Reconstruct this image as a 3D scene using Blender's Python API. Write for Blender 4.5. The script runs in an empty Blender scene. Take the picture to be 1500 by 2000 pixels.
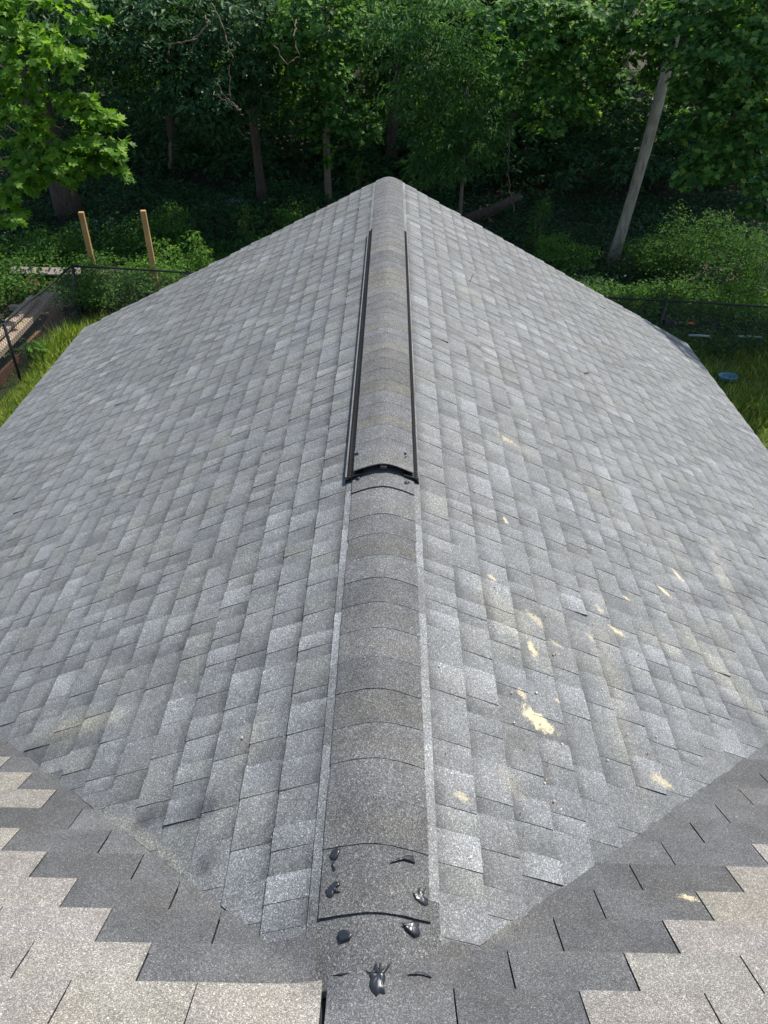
import bpy, math, random
import numpy as np
from mathutils import Vector, Matrix

random.seed(7); rng = np.random.default_rng(7)
S = bpy.context.scene
COL = S.collection
# ------------------------------------------------------------------ camera
ZC = 6.4                                   # camera height above the yard
FPX, PITCH, YAW, ROLL = 1472.1, 0.6366, 0.0054, 0.0265
F = np.array([math.sin(YAW)*math.cos(PITCH), math.cos(YAW)*math.cos(PITCH), -math.sin(PITCH)])
R0 = np.array([math.cos(YAW), -math.sin(YAW), 0.0]); U0 = np.cross(R0, F)
RT = math.cos(ROLL)*R0 + math.sin(ROLL)*U0
UP = -math.sin(ROLL)*R0 + math.cos(ROLL)*U0
cd = bpy.data.cameras.new('camera'); cam = bpy.data.objects.new('camera', cd); COL.objects.link(cam)
M = Matrix(((RT[0], UP[0], -F[0], 0), (RT[1], UP[1], -F[1], 0), (RT[2], UP[2], -F[2], ZC), (0, 0, 0, 1)))
cam.matrix_world = M
cd.sensor_fit = 'VERTICAL'; cd.sensor_height = 36.0; cd.lens = FPX/2000*36.0
cd.clip_end = 2000; cd.clip_start = 0.05
S.camera = cam
S.render.resolution_x, S.render.resolution_y = 768, 1024
# ------------------------------------------------------------------ light
SUN_EL, SUN_AZ = math.radians(61), math.radians(44)        # azimuth from +Y towards +X
sdir = Vector((math.cos(SUN_EL)*math.sin(SUN_AZ), math.cos(SUN_EL)*math.cos(SUN_AZ), math.sin(SUN_EL)))
W = bpy.data.worlds.new('World'); S.world = W; W.use_nodes = True
wn = W.node_tree; bg = wn.nodes['Background']
sky = wn.nodes.new('ShaderNodeTexSky'); sky.sky_type = 'NISHITA'; sky.sun_disc = False
sky.sun_elevation = SUN_EL; sky.sun_rotation = SUN_AZ
wn.links.new(sky.outputs[0], bg.inputs[0]); bg.inputs[1].default_value = 0.125
sl = bpy.data.lights.new('sun', 'SUN'); sl.energy = 4.2; sl.angle = math.radians(0.53); sl.color = (1.0, 0.96, 0.9)
so = bpy.data.objects.new('sun', sl); COL.objects.link(so); so.rotation_euler = sdir.to_track_quat('Z', 'Y').to_euler()
S.view_settings.view_transform = 'Standard'; S.view_settings.look = 'None'; S.view_settings.gamma = 1
S.view_settings.exposure = 0.38

# ------------------------------------------------------------------ helpers
def tag(o, label=None, cat=None, group=None, kind=None):
    if label: o['label'] = label
    if cat: o['category'] = cat
    if group: o['group'] = group
    if kind: o['kind'] = kind
    return o
def empty(name, loc, label, cat, group=None):
    o = bpy.data.objects.new(name, None); o.location = loc; o.empty_display_size = .2; COL.objects.link(o)
    return tag(o, label, cat, group)
def link(name, me, mat=None, parent=None):
    o = bpy.data.objects.new(name, me); COL.objects.link(o)
    if mat: me.materials.append(mat)
    if parent:
        o.parent = parent
        p = Vector((0, 0, 0)); q = parent
        while q: p += q.location; q = q.parent
        o.location = -p                       # meshes are written in world coordinates
    return o
def mesh_fast(name, V, faces_n, tone=None, smooth=False):
    """V (n,3); faces_n: list of int arrays (k,nv)"""
    me = bpy.data.meshes.new(name)
    V = np.asarray(V, np.float32)
    tot = [np.full(len(f), f.shape[1], np.int32) for f in faces_n if len(f)]
    idx = np.concatenate([np.asarray(f, np.int32).ravel() for f in faces_n if len(f)])
    tot = np.concatenate(tot); st = np.concatenate([[0], np.cumsum(tot)[:-1]]).astype(np.int32)
    me.vertices.add(len(V)); me.vertices.foreach_set('co', V.ravel())
    me.loops.add(len(idx)); me.loops.foreach_set('vertex_index', idx)
    me.polygons.add(len(tot)); me.polygons.foreach_set('loop_start', st); me.polygons.foreach_set('loop_total', tot)
    me.polygons.foreach_set('use_smooth', np.full(len(tot), bool(smooth)))
    if tone is not None:
        a = me.color_attributes.new('tone', 'FLOAT_COLOR', 'POINT')
        c = np.ones((len(V), 4), np.float32); c[:, :3] = tone; a.data.foreach_set('color', c.ravel())
    me.update(calc_edges=True); me.validate()
    return me
def mesh_poly(name, V, polys, tone=None, smooth=False):
    by = {}
    for p in polys: by.setdefault(len(p), []).append(p)
    return mesh_fast(name, V, [np.array(v) for v in by.values()], tone, smooth)
class MB:
    def __init__(s): s.v = []; s.f = []
    def add(s, V, Fc):
        o = len(s.v); s.v.extend([tuple(map(float, p)) for p in V]); s.f.extend([[i+o for i in f] for f in Fc])
    def box(s, c, d, rot=None):
        """c centre, d full dims, rot 3x3"""
        V = []
        for x in (-.5, .5):
            for y in (-.5, .5):
                for z in (-.5, .5):
                    p = Vector((x*d[0], y*d[1], z*d[2]))
                    if rot is not None: p = rot @ p
                    V.append(p+Vector(c))
        s.add(V, [(0,1,3,2),(4,6,7,5),(0,4,5,1),(2,3,7,6),(0,2,6,4),(1,5,7,3)])
    def tube(s, pts, rad, n=8, cap=True):
        pts = [Vector(p) for p in pts]; V = []; Fc = []
        for i, p in enumerate(pts):
            t = (pts[min(i+1, len(pts)-1)]-pts[max(i-1, 0)]).normalized()
            a = t.cross(Vector((0, 0, 1)) if abs(t.z) < .9 else Vector((1, 0, 0))).normalized(); b = t.cross(a)
            r = rad[i] if hasattr(rad, '__len__') else rad
            for k in range(n):
                th = 2*math.pi*k/n; V.append(p+(a*math.cos(th)+b*math.sin(th))*r)
        for i in range(len(pts)-1):
            for k in range(n):
                Fc.append((i*n+k, i*n+(k+1) % n, (i+1)*n+(k+1) % n, (i+1)*n+k))
        if cap: Fc.append(tuple(range(n))[::-1]); Fc.append(tuple((len(pts)-1)*n+k for k in range(n)))
        s.add(V, Fc)
    def build(s, name, mat, parent=None, smooth=False):
        return link(name, mesh_poly(name, np.array(s.v), s.f, None, smooth), mat, parent)
def ray(u, v): return F+(u-750)/FPX*RT+(1000-v)/FPX*UP
def aty(u, v, y): d = ray(u, v); p = d*y/d[1]; return Vector((p[0], p[1], p[2]+ZC))
def onz(u, v, z): d = ray(u, v); p = d*(z-ZC)/d[2]; return Vector((p[0], p[1], z))
def proj(P):
    P = np.asarray(P, float)-np.array([0, 0, ZC]); d = P@F
    return 750+FPX*(P@RT)/d, 1000-FPX*(P@UP)/d

# ------------------------------------------------------------------ materials
class NT:
    def __init__(s, name):
        s.m = bpy.data.materials.new(name); s.m.use_nodes = True; s.t = s.m.node_tree
        s.b = s.t.nodes['Principled BSDF']; s.out = s.t.nodes['Material Output']
    def n(s, typ, **kw):
        nd = s.t.nodes.new(typ)
        for k, v in kw.items():
            if k.startswith('i_'): nd.inputs[int(k[2:]) if k[2:].isdigit() else k[2:].replace('_', ' ')].default_value = v
            else: setattr(nd, k, v)
        return nd
    def l(s, a, b): s.t.links.new(a, b)
    def math(s, op, a, b=None, c=None, clamp=False):
        nd = s.n('ShaderNodeMath', operation=op, use_clamp=clamp)
        for i, x in enumerate((a, b, c)):
            if x is None: continue
            if isinstance(x, (int, float)): nd.inputs[i].default_value = x
            else: s.l(x, nd.inputs[i])
        return nd.outputs[0]
    def mix(s, fac, a, b, blend='MIX'):
        nd = s.n('ShaderNodeMix', data_type='RGBA', blend_type=blend)
        for sock, x in ((nd.inputs[0], fac), (nd.inputs[6], a), (nd.inputs[7], b)):
            if isinstance(x, (int, float)): sock.default_value = x
            elif isinstance(x, tuple): sock.default_value = (*x, 1)
            else: s.l(x, sock)
        return nd.outputs[2]
    def ramp(s, fac, stops, interp='LINEAR'):
        nd = s.n('ShaderNodeValToRGB'); cr = nd.color_ramp; cr.interpolation = interp
        while len(cr.elements) < len(stops): cr.elements.new(.5)
        for e, (p, c) in zip(cr.elements, stops): e.position = p; e.color = (*c, 1)
        s.l(fac, nd.inputs[0]); return nd.outputs[0]
    def noise(s, scale, detail=3, rough=.5, vec=None, dist=0):
        nd = s.n('ShaderNodeTexNoise'); nd.inputs['Scale'].default_value = scale; nd.inputs['Detail'].default_value = detail
        nd.inputs['Roughness'].default_value = rough; nd.inputs['Distortion'].default_value = dist
        s.l(vec if vec is not None else s.pos(), nd.inputs['Vector']); return nd.outputs[0]
    def pos(s):
        if not hasattr(s, '_p'): s._p = s.n('ShaderNodeNewGeometry')
        return s._p.outputs['Position']
    def island(s):
        s.pos(); return s._p.outputs['Random Per Island']
    def vor(s, scale, out='Color', vec=None):
        nd = s.n('ShaderNodeTexVoronoi'); nd.inputs['Scale'].default_value = scale
        s.l(vec if vec is not None else s.pos(), nd.inputs['Vector']); return nd.outputs[out]
    def bump(s, h, strength=.3, dist=.002):
        nd = s.n('ShaderNodeBump'); nd.inputs['Strength'].default_value = strength; nd.inputs['Distance'].default_value = dist
        s.l(h, nd.inputs['Height']); s.l(nd.outputs[0], s.b.inputs['Normal'])
    def stretch(s, sc):
        nd = s.n('ShaderNodeMapping'); nd.inputs['Scale'].default_value = sc; s.l(s.pos(), nd.inputs[0]); return nd.outputs[0]

H_R, X0, YA, MM, YF, WH = 4.4, 0.009, 0.704, 0.6085, 9.094, 3.853
KC, KS = 0.894427, 0.447214                  # 6 in 12 gable
SL = WH/KC
def gz(x): return H_R-.5*abs(x-X0)
def mz(y): return H_R-MM*(y-YA)
def gpt(sg, s, y, n): return (X0+sg*(s*KC+n*KS), y, H_R-s*KS+n*KC)
def ongable(u, v):
    d = ray(u, v)
    for sg in (-1, 1):
        k = .5*sg; t = (H_R-ZC+k*X0)/(d[2]+k*d[0]); p = d*t
        if sg*(p[0]-X0) >= 0: return p[0], p[1]
# stains: (u1,v1,u2,v2,half width m, strength)  pixel ends on the roof turned into places on the slope
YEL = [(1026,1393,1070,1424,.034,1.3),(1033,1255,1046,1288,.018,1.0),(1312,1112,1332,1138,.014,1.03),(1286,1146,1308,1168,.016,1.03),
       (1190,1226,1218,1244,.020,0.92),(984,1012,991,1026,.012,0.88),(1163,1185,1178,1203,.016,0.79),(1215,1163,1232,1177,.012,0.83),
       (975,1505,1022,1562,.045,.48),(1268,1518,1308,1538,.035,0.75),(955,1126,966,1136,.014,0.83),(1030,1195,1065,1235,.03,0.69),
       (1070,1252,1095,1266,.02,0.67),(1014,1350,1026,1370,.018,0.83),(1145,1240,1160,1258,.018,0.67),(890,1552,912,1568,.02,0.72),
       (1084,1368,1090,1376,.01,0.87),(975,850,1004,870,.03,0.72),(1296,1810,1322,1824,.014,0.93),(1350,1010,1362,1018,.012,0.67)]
DRK = [(345,1590,420,1572,.045,.75),(270,1618,300,1590,.03,.8),(395,1692,412,1685,.03,.7),(60,1490,150,1440,.07,.55),(410,1590,420,1560,.02,.8),
       (1380,1180,1480,1150,.10,.45),(1200,1290,1240,1350,.06,.35),(1020,1005,1035,1015,.03,.5),(1440,1390,1490,1440,.09,.45)]
TAN = [(100,1440,230,1400,.05,1.00),(560,1090,600,1075,.012,0.90),(220,1600,330,1690,.03,1.00),(1170,1240,1230,1480,.05,0.75),(1330,1230,1480,1400,.06,0.80),(1390,1060,1440,1220,.05,0.80),
       (990,860,1020,880,.05,0.90),(960,1160,1030,1250,.08,0.80),(900,1810,1000,1790,.06,0.80),(480,1480,500,1420,.05,0.70),(700,840,800,870,.02,0.60),(1280,1240,1330,1290,.05,0.80)]
def stain_nodes(t, lst, nz, soft=.5):
    tot = None
    lst = [e for e in lst if t.keep(e)]
    if not lst: return 0.0
    for (u1, v1, u2, v2, w, a) in lst:
        p = ongable(u1, v1); q = ongable(u2, v2)
        cx, cy = (p[0]+q[0])/2, (p[1]+q[1])/2; L = math.hypot(q[0]-p[0], q[1]-p[1])/2+w*.5; an = math.atan2(q[1]-p[1], q[0]-p[0])
        mp = t.n('ShaderNodeMapping', vector_type='TEXTURE'); mp.inputs['Location'].default_value = (cx, cy, 0)
        mp.inputs['Rotation'].default_value = (0, 0, an); mp.inputs['Scale'].default_value = (L, w, 1e6)
        t.l(t.pos(), mp.inputs[0])
        ln = t.n('ShaderNodeVectorMath', operation='LENGTH'); t.l(mp.outputs[0], ln.inputs[0])
        d = t.math('ADD', ln.outputs['Value'], nz)                      # radius + noise
        mr = t.n('ShaderNodeMapRange', interpolation_type='SMOOTHSTEP'); mr.inputs[1].default_value = 1+soft; mr.inputs[2].default_value = 1-soft
        mr.inputs[3].default_value = 0; mr.inputs[4].default_value = a; t.l(d, mr.inputs[0])
        tot = mr.outputs[0] if tot is None else t.math('MAXIMUM', tot, mr.outputs[0])
    return tot
def granules(t, base, amp=1.0, sc=1.0):
    v1 = t.vor(430*sc); s1 = t.n('ShaderNodeSeparateColor'); t.l(v1, s1.inputs[0])
    v2 = t.vor(190*sc); s2 = t.n('ShaderNodeSeparateColor'); t.l(v2, s2.inputs[0])
    g = t.ramp(s1.outputs[0], [(0, (.33,)*3), (.35, (.70,)*3), (.7, (1.0,)*3), (.88, (1.42,)*3), (1, (2.5,)*3)])
    g2 = t.ramp(s2.outputs[1], [(0, (.72,)*3), (.5, (.95,)*3), (.85, (1.12,)*3), (1, (1.75,)*3)])
    c = t.mix(amp, base, t.mix(1, base, g, 'MULTIPLY')); c = t.mix(amp*.8, c, t.mix(1, c, g2, 'MULTIPLY'))
    hue = t.ramp(s1.outputs[2], [(0, (.93, .97, 1.08)), (.6, (1, 1, 1)), (1, (1.08, 1.0, .9))])
    t.bump(s1.outputs[0], .45, .002)
    return t.mix(.7, c, t.mix(1, c, hue, 'MULTIPLY'))
def mat_shingle(name, stains=None, amp=1.0, gsc=1.18, rough=.54, spec=.65):
    t = NT(name); at = t.n('ShaderNodeAttribute', attribute_name='tone')
    big = t.noise(1.3, 4, .6); mid = t.noise(9, 3, .6)
    k = t.math('ADD', t.math('MULTIPLY', big, .5), t.math('MULTIPLY', mid, .75)); k = t.math('ADD', k, .38)
    base = t.mix(1, at.outputs['Color'], k, 'MULTIPLY')
    warm = t.ramp(t.noise(3.1, 3, .6), [(.45, (1, 1, 1)), (.68, (1.03, 1.01, .96))])
    base = t.mix(1, base, warm, 'MULTIPLY')
    c = granules(t, base, amp, gsc)
    if stains:
        t.keep = stains
        nz = t.math('MULTIPLY', t.math('SUBTRACT', t.noise(34, 5, .75), .5), 3.0)
        nz2 = t.math('MULTIPLY', t.math('SUBTRACT', t.noise(14, 5, .7), .5), 2.4)
        gr = t.vor(300, 'Distance')
        c = t.mix(t.math('MULTIPLY', stain_nodes(t, TAN, nz2, .9), .85), c, t.mix(1, c, (1.55, 1.48, 1.28), 'MULTIPLY'))
        c = t.mix(stain_nodes(t, DRK, nz2, .7), c, t.mix(1, c, (.45, .45, .48), 'MULTIPLY'))
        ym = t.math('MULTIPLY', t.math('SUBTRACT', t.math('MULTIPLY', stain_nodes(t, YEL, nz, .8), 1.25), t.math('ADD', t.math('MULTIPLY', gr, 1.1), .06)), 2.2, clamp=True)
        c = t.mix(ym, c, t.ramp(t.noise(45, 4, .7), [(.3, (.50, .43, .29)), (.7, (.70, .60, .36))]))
    t.l(c, t.b.inputs['Base Color']); t.b.inputs['Roughness'].default_value = rough
    t.b.inputs['Specular IOR Level'].default_value = spec
    return t.m
def mat_plain(name, col, rough=.6, var=.25, scale=20, metallic=0, bump=0, spec=.5):
    t = NT(name); nz = t.noise(scale, 4, .6)
    c = t.ramp(nz, [(.25, tuple(x*(1-var) for x in col)), (.75, tuple(min(1, x*(1+var)) for x in col))])
    t.l(c, t.b.inputs['Base Color']); t.b.inputs['Roughness'].default_value = rough; t.b.inputs['Metallic'].default_value = metallic
    t.b.inputs['Specular IOR Level'].default_value = spec
    if bump: t.bump(nz, bump, .01)
    return t.m
def mat_wood(name, a, b, axis=(1, 1, 1), rough=.75, knots=True):
    t = NT(name); v = t.stretch(axis)
    g = t.noise(22, 4, .65, v, 1.2); g2 = t.noise(3, 2, .5)
    c = t.ramp(g, [(.3, a), (.7, b)]); c = t.mix(.5, c, t.mix(1, c, t.ramp(g2, [(.3, (.7, .7, .7)), (.7, (1.15, 1.12, 1.08))]), 'MULTIPLY'))
    if knots:
        kv = t.vor(3.2, 'Distance', t.stretch((1.6, 1.6, .9)))
        c = t.mix(t.ramp(kv, [(.05, (1, 1, 1)), (.11, (0, 0, 0))]), c, tuple(x*.3 for x in a))
    t.l(c, t.b.inputs['Base Color']); t.b.inputs['Roughness'].default_value = rough; t.bump(g, .25, .004); return t.m
def mat_bark(name, a, b, sc=9):
    t = NT(name); v = t.stretch((1, 1, .22)); g = t.noise(sc*2, 6, .7, v, .6); p = t.noise(1.4, 3, .6)
    c = t.ramp(g, [(.32, a), (.68, b)]); c = t.mix(.6, c, t.mix(1, c, t.ramp(p, [(.3, (.55, .55, .5)), (.7, (1.25, 1.22, 1.15))]), 'MULTIPLY'))
    t.l(c, t.b.inputs['Base Color']); t.b.inputs['Roughness'].default_value = .95; t.bump(g, .8, .03); return t.m
def mat_leaf(name, stops, trans=.35, rough=.45):
    t = NT(name); c = t.ramp(t.island(), stops)
    c = t.mix(.6, c, t.mix(1, c, t.ramp(t.noise(.9, 2, .5), [(.3, (.7, .75, .75)), (.7, (1.25, 1.2, 1.1))]), 'MULTIPLY'))
    t.l(c, t.b.inputs['Base Color']); t.b.inputs['Roughness'].default_value = rough; t.b.inputs['Specular IOR Level'].default_value = .22
    tr = t.n('ShaderNodeBsdfTranslucent'); t.l(t.mix(1, c, (1.5, 1.6, .7), 'MULTIPLY'), tr.inputs[0])
    mx = t.n('ShaderNodeMixShader'); mx.inputs[0].default_value = trans
    t.l(t.b.outputs[0], mx.inputs[1]); t.l(tr.outputs[0], mx.inputs[2]); t.l(mx.outputs[0], t.out.inputs[0])
    return t.m

M_SHL = mat_shingle('laminated_shingle_left', lambda e: e[0] < 740); M_SHR = mat_shingle('laminated_shingle_right', lambda e: e[0] >= 740 and e[1] < 1805)
M_CAP = mat_shingle('ridge_cap_shingle', None, rough=.78, spec=.4); M_TAB = mat_shingle('three_tab_shingle', lambda e: e[1] > 1780, .9, 1.35, .72, .45)
M_VRIM = mat_plain('dusty_grey_plastic', (.14, .135, .13), .6, .35, 30)
M_VENT = mat_plain('black_vent_plastic', (.016, .015, .015), .45, .3, 60)
M_VENTD = mat_plain('dusty_vent_plastic', (.075, .07, .068), .6, .3, 40)
M_TAR = mat_plain('roof_sealant', (.020, .022, .028), .33, .3, 40, spec=.8)
M_NAIL = mat_plain('galvanised_nail', (.45, .45, .45), .35, .2, 90, metallic=1)
M_DECK = mat_plain('roofing_felt', (.022, .022, .023), .9, .25, 8)
M_WALL = mat_plain('painted_siding', (.55, .53, .48), .6, .06, 4)
M_TRIM = mat_plain('white_trim', (.75, .75, .73), .5, .05, 6)
M_FENCE = mat_plain('black_vinyl_coating', (.018, .019, .021), .38, .3, 30)
M_POST = mat_wood('pine_post', (.42, .23, .09), (.62, .38, .17), (3, 3, .12))
M_GREYB = mat_wood('weathered_board', (.22, .18, .16), (.40, .34, .31), (.15, 3, 3))
M_PALET = mat_wood('pale_timber', (.30, .22, .15), (.55, .44, .33), (3, .15, 3))
M_BROWNB = mat_wood('brown_timber', (.13, .06, .035), (.26, .13, .07), (3, .15, 3))
M_REDB = mat_wood('reddish_panel', (.09, .035, .02), (.17, .075, .045), (3, .4, .4))
M_BARKG = mat_bark('grey_bark', (.27, .21, .17), (.62, .54, .47), 6)
M_BARKB = mat_bark('brown_bark', (.05, .035, .028), (.15, .11, .09))
M_BARKT = mat_bark('tan_bark', (.13, .10, .08), (.30, .24, .19))
M_VINE = mat_bark('vine_bark', (.10, .07, .05), (.26, .19, .14))
M_LPOP = mat_leaf('poplar_leaf', [(0, (0.078, 0.178, 0.024)), (.5, (0.143, 0.287, 0.035)), (.88, (0.221, 0.380, 0.055)), (1, (0.351, 0.483, 0.088))], .45, .5)
M_LMID = mat_leaf('lobed_leaf', [(0, (.036, .105, .032)), (.5, (.075, .185, .046)), (.84, (.14, .28, .065)), (1, (.32, .46, .12))], .4, .55)
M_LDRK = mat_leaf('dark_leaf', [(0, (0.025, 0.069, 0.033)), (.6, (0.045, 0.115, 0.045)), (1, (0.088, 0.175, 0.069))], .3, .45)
M_LFIN = mat_leaf('fine_leaf', [(0, (.046, .12, .045)), (.6, (.085, .20, .066)), (.9, (.15, .28, .09)), (1, (.26, .40, .14))], .4, .55)
M_LFAR = mat_leaf('far_leaf', [(0, (0.042, 0.102, 0.024)), (.6, (0.090, 0.198, 0.042)), (.94, (0.156, 0.264, 0.072)), (1, (0.336, 0.432, 0.156))], .5, .6)
M_LUND = mat_leaf('undergrowth_leaf', [(0, (0.039, 0.099, 0.022)), (.55, (0.072, 0.165, 0.033)), (.9, (0.121, 0.242, 0.050)), (1, (0.198, 0.352, 0.077))], .4, .65)
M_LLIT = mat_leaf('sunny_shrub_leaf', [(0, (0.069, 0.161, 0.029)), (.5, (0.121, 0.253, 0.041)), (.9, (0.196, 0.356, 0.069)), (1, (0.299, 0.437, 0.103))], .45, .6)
M_GRASS = mat_leaf('grass_blade', [(0, (0.105, 0.171, 0.034)), (.5, (0.202, 0.295, 0.059)), (.85, (0.334, 0.404, 0.101)), (1, (0.633, 0.512, 0.252))], .4, .65)

# ------------------------------------------------------------------ ground
def ground_mat():
    t = NT('yard_ground'); sp = t.n('ShaderNodeSeparateXYZ'); t.l(t.pos(), sp.inputs[0])
    e = t.math('ADD', sp.outputs[1], t.math('MULTIPLY', t.math('SUBTRACT', t.noise(.7, 4, .6), .5), 3))
    wd = t.ramp(t.math('DIVIDE', e, 40), [(.34, (0, 0, 0)), (.40, (1, 1, 1))])
    gr = t.ramp(t.noise(6, 5, .7), [(.3, (.03, .05, .014)), (.55, (.06, .085, .025)), (.75, (.12, .10, .055))])
    li = t.ramp(t.noise(9, 6, .75), [(.3, (.022, .016, .010)), (.5, (.06, .042, .026)), (.72, (.13, .09, .058))])
    t.l(t.mix(wd, gr, li), t.b.inputs['Base Color']); t.b.inputs['Roughness'].default_value = .95; t.bump(t.noise(14, 5, .7), .7, .06); return t.m
gx = np.concatenate([np.linspace(-400, -30, 6), np.linspace(-25, 25, 51), np.linspace(30, 400, 6)])
gy = np.concatenate([np.linspace(-200, -10, 5), np.linspace(-6, 60, 67), np.linspace(70, 700, 8)])
GX, GY = np.meshgrid(gx, gy, indexing='ij')
def gh(x, y):
    """gentle bumps in the wood, flat in the yard, rising a little behind"""
    w = np.clip((y-16)/6, 0, 1)
    return w*(.12*np.sin(x*.9+1)*np.sin(y*.7)+.1*np.sin(x*.31+y*.43))+np.clip((y-30)*.03, 0, 6)
GV = np.stack([GX, GY, gh(GX, GY)], -1).reshape(-1, 3)
nx_, ny_ = len(gx), len(gy); ii, jj = np.meshgrid(np.arange(nx_-1), np.arange(ny_-1), indexing='ij'); b0 = (ii*ny_+jj).ravel()
tag(link('ground', mesh_fast('ground', GV, [np.stack([b0, b0+ny_, b0+ny_+1, b0+1], -1)], smooth=True), ground_mat()), kind='structure')

# ------------------------------------------------------------------ the house
house = empty('house', (0, 4, 0), 'house with grey gable roof meeting a tan shingled main roof', 'house')
# decking of the gable
mb = MB()
for sg in (-1, 1):
    V = []
    for n in (-.004, -.05):
        for (s, y) in ((.10, YA+.08), (SL-.01, YA+.0+.8217*(SL-.01)*KC), (SL-.01, YF-.03), (.10, YF-.03)): V.append(gpt(sg, s, y, n))
    mb.add(V, [(0,1,2,3),(7,6,5,4),(0,4,5,1),(1,5,6,2),(2,6,7,3),(3,7,4,0)])
gable = mb.build('gable_roof', M_DECK, house)
gable['label'] = 'grey laminated shingle gable roof'
EZ = H_R-WH*.5                                # eave height
for sg in (-1, 1):                             # fascia, soffit
    mb = MB(); yv = YA+.8217*WH
    mb.box((X0+sg*(WH-.04), (yv+YF)/2, EZ-.12), (.03, YF-yv-.1, .17)); mb.build('fascia', M_TRIM, house)
    mb = MB(); mb.box((X0+sg*(WH-.22), (yv+YF)/2, EZ-.19), (.34, YF-yv-.1, .02)); mb.build('soffit', M_TRIM, house)
    mb = MB(); L = SL-.02
    rot = Matrix.Rotation(math.atan(.5)*sg, 3, 'Y'); c = gpt(sg, L/2, YF-.045, -.12)
    mb.box(c, (L, .025, .16), rot); mb.build('rake_board', M_TRIM, house)
WX = WH-.4; WY = YF-.35
mb = MB(); mb.add([(X0-WX, WY, 0), (X0+WX, WY, 0), (X0+WX, WY, H_R-.5*WX-.1), (X0, WY, H_R-.1), (X0-WX, WY, H_R-.5*WX-.1),
                   (X0-WX, WY-.12, 0), (X0+WX, WY-.12, 0), (X0+WX, WY-.12, H_R-.5*WX-.1), (X0, WY-.12, H_R-.1), (X0-WX, WY-.12, H_R-.5*WX-.1)],
                  [(4,3,2,1,0),(5,6,7,8,9),(0,1,6,5),(1,2,7,6),(2,3,8,7),(3,4,9,8),(4,0,5,9)])
mb.build('wall', M_WALL, house)
for sg in (-1, 1):
    mb = MB(); mb.box((X0+sg*(WX-.06), (WY-.12+.2)/2, (EZ-.2)/2), (.12, WY-.12-.2, EZ-.2)); mb.build('wall', M_WALL, house)

# ---- laminated shingle pieces of the gable
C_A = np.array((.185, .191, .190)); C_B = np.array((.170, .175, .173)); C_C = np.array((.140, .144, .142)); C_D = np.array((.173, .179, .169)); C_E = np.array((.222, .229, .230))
FS = (0, .2, .48, 1.0); FT = (-.62, -.55, .10, .30)  # tone steps head to butt: dark granule band plus painted bulge shading
def piece(sg, s0, s1, ya, yb, nb, na, tone, gy_, gs_, thick, curl=0):
    """one exposed tooth: ya near, yb far; nb height at butt, na at its head; gy_/gs_ granule blend along and down the tooth, with shading of its soft bulge painted in"""
    V = []; T = []
    for i, fs in enumerate(FS):
        for j, fy in enumerate((0, .5, 1)):
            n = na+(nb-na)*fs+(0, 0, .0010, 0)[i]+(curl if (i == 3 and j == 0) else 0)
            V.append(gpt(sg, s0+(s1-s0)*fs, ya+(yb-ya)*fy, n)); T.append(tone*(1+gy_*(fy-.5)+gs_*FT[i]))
    order = [0, 3, 6, 9, 10, 11, 8, 5, 2]
    for k in order:
        i, j = divmod(k, 3); fs = FS[i]; fy = (0, .5, 1)[j]
        n = na+(nb-na)*fs-thick
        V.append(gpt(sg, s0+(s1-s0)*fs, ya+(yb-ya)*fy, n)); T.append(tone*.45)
    Fc = []
    for i in range(3):
        for j in range(2):
            a = i*3+j; q = (a, a+3, a+4, a+1); Fc.append(q if sg > 0 else q[::-1])
    for k in range(8):
        q = (order[k], 12+k, 12+k+1, order[k+1]); Fc.append(q if sg > 0 else q[::-1])
    return np.array(V), Fc, np.array(T)
def clip(poly, a, b, c):
    """keep a*s+b*y>=c"""
    out = []
    for i in range(len(poly)):
        p, q = poly[i], poly[(i+1) % len(poly)]; dp, dq = a*p[0]+b*p[1]-c, a*q[0]+b*q[1]-c
        if dp >= 0: out.append(p)
        if (dp >= 0) != (dq >= 0):
            t = dp/(dp-dq); out.append((p[0]+(q[0]-p[0])*t, p[1]+(q[1]-p[1])*t))
    return out
def piece_poly(sg, poly, s0, s1, nb, na, tone, thick):
    V = []; T = []; m = len(poly)
    for (s, y) in poly: V.append(gpt(sg, s, y, na+(nb-na)*(s-s0)/(s1-s0))); T.append(tone)
    for (s, y) in poly: V.append(gpt(sg, s, y, na+(nb-na)*(s-s0)/(s1-s0)-thick)); T.append(tone*.85)
    top = list(range(m)); Fc = [top] + [[k, m+k, m+(k+1) % m, (k+1) % m] for k in range(m)]
    ar = sum(poly[k][0]*poly[(k+1) % m][1]-poly[(k+1) % m][0]*poly[k][1] for k in range(m))
    if (ar > 0) != (sg > 0): Fc = [f[::-1] for f in Fc]
    return np.array(V), Fc, np.array(T)
pieces = []
S_FIRST, NCOURSE = .198, 28
EXPO = (SL-S_FIRST)/NCOURSE
def pick_tone(high):
    r = random.random()
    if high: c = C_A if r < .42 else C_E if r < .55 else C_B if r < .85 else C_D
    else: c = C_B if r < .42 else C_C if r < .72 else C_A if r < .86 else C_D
    return c*random.uniform(.94, 1.06)
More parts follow.
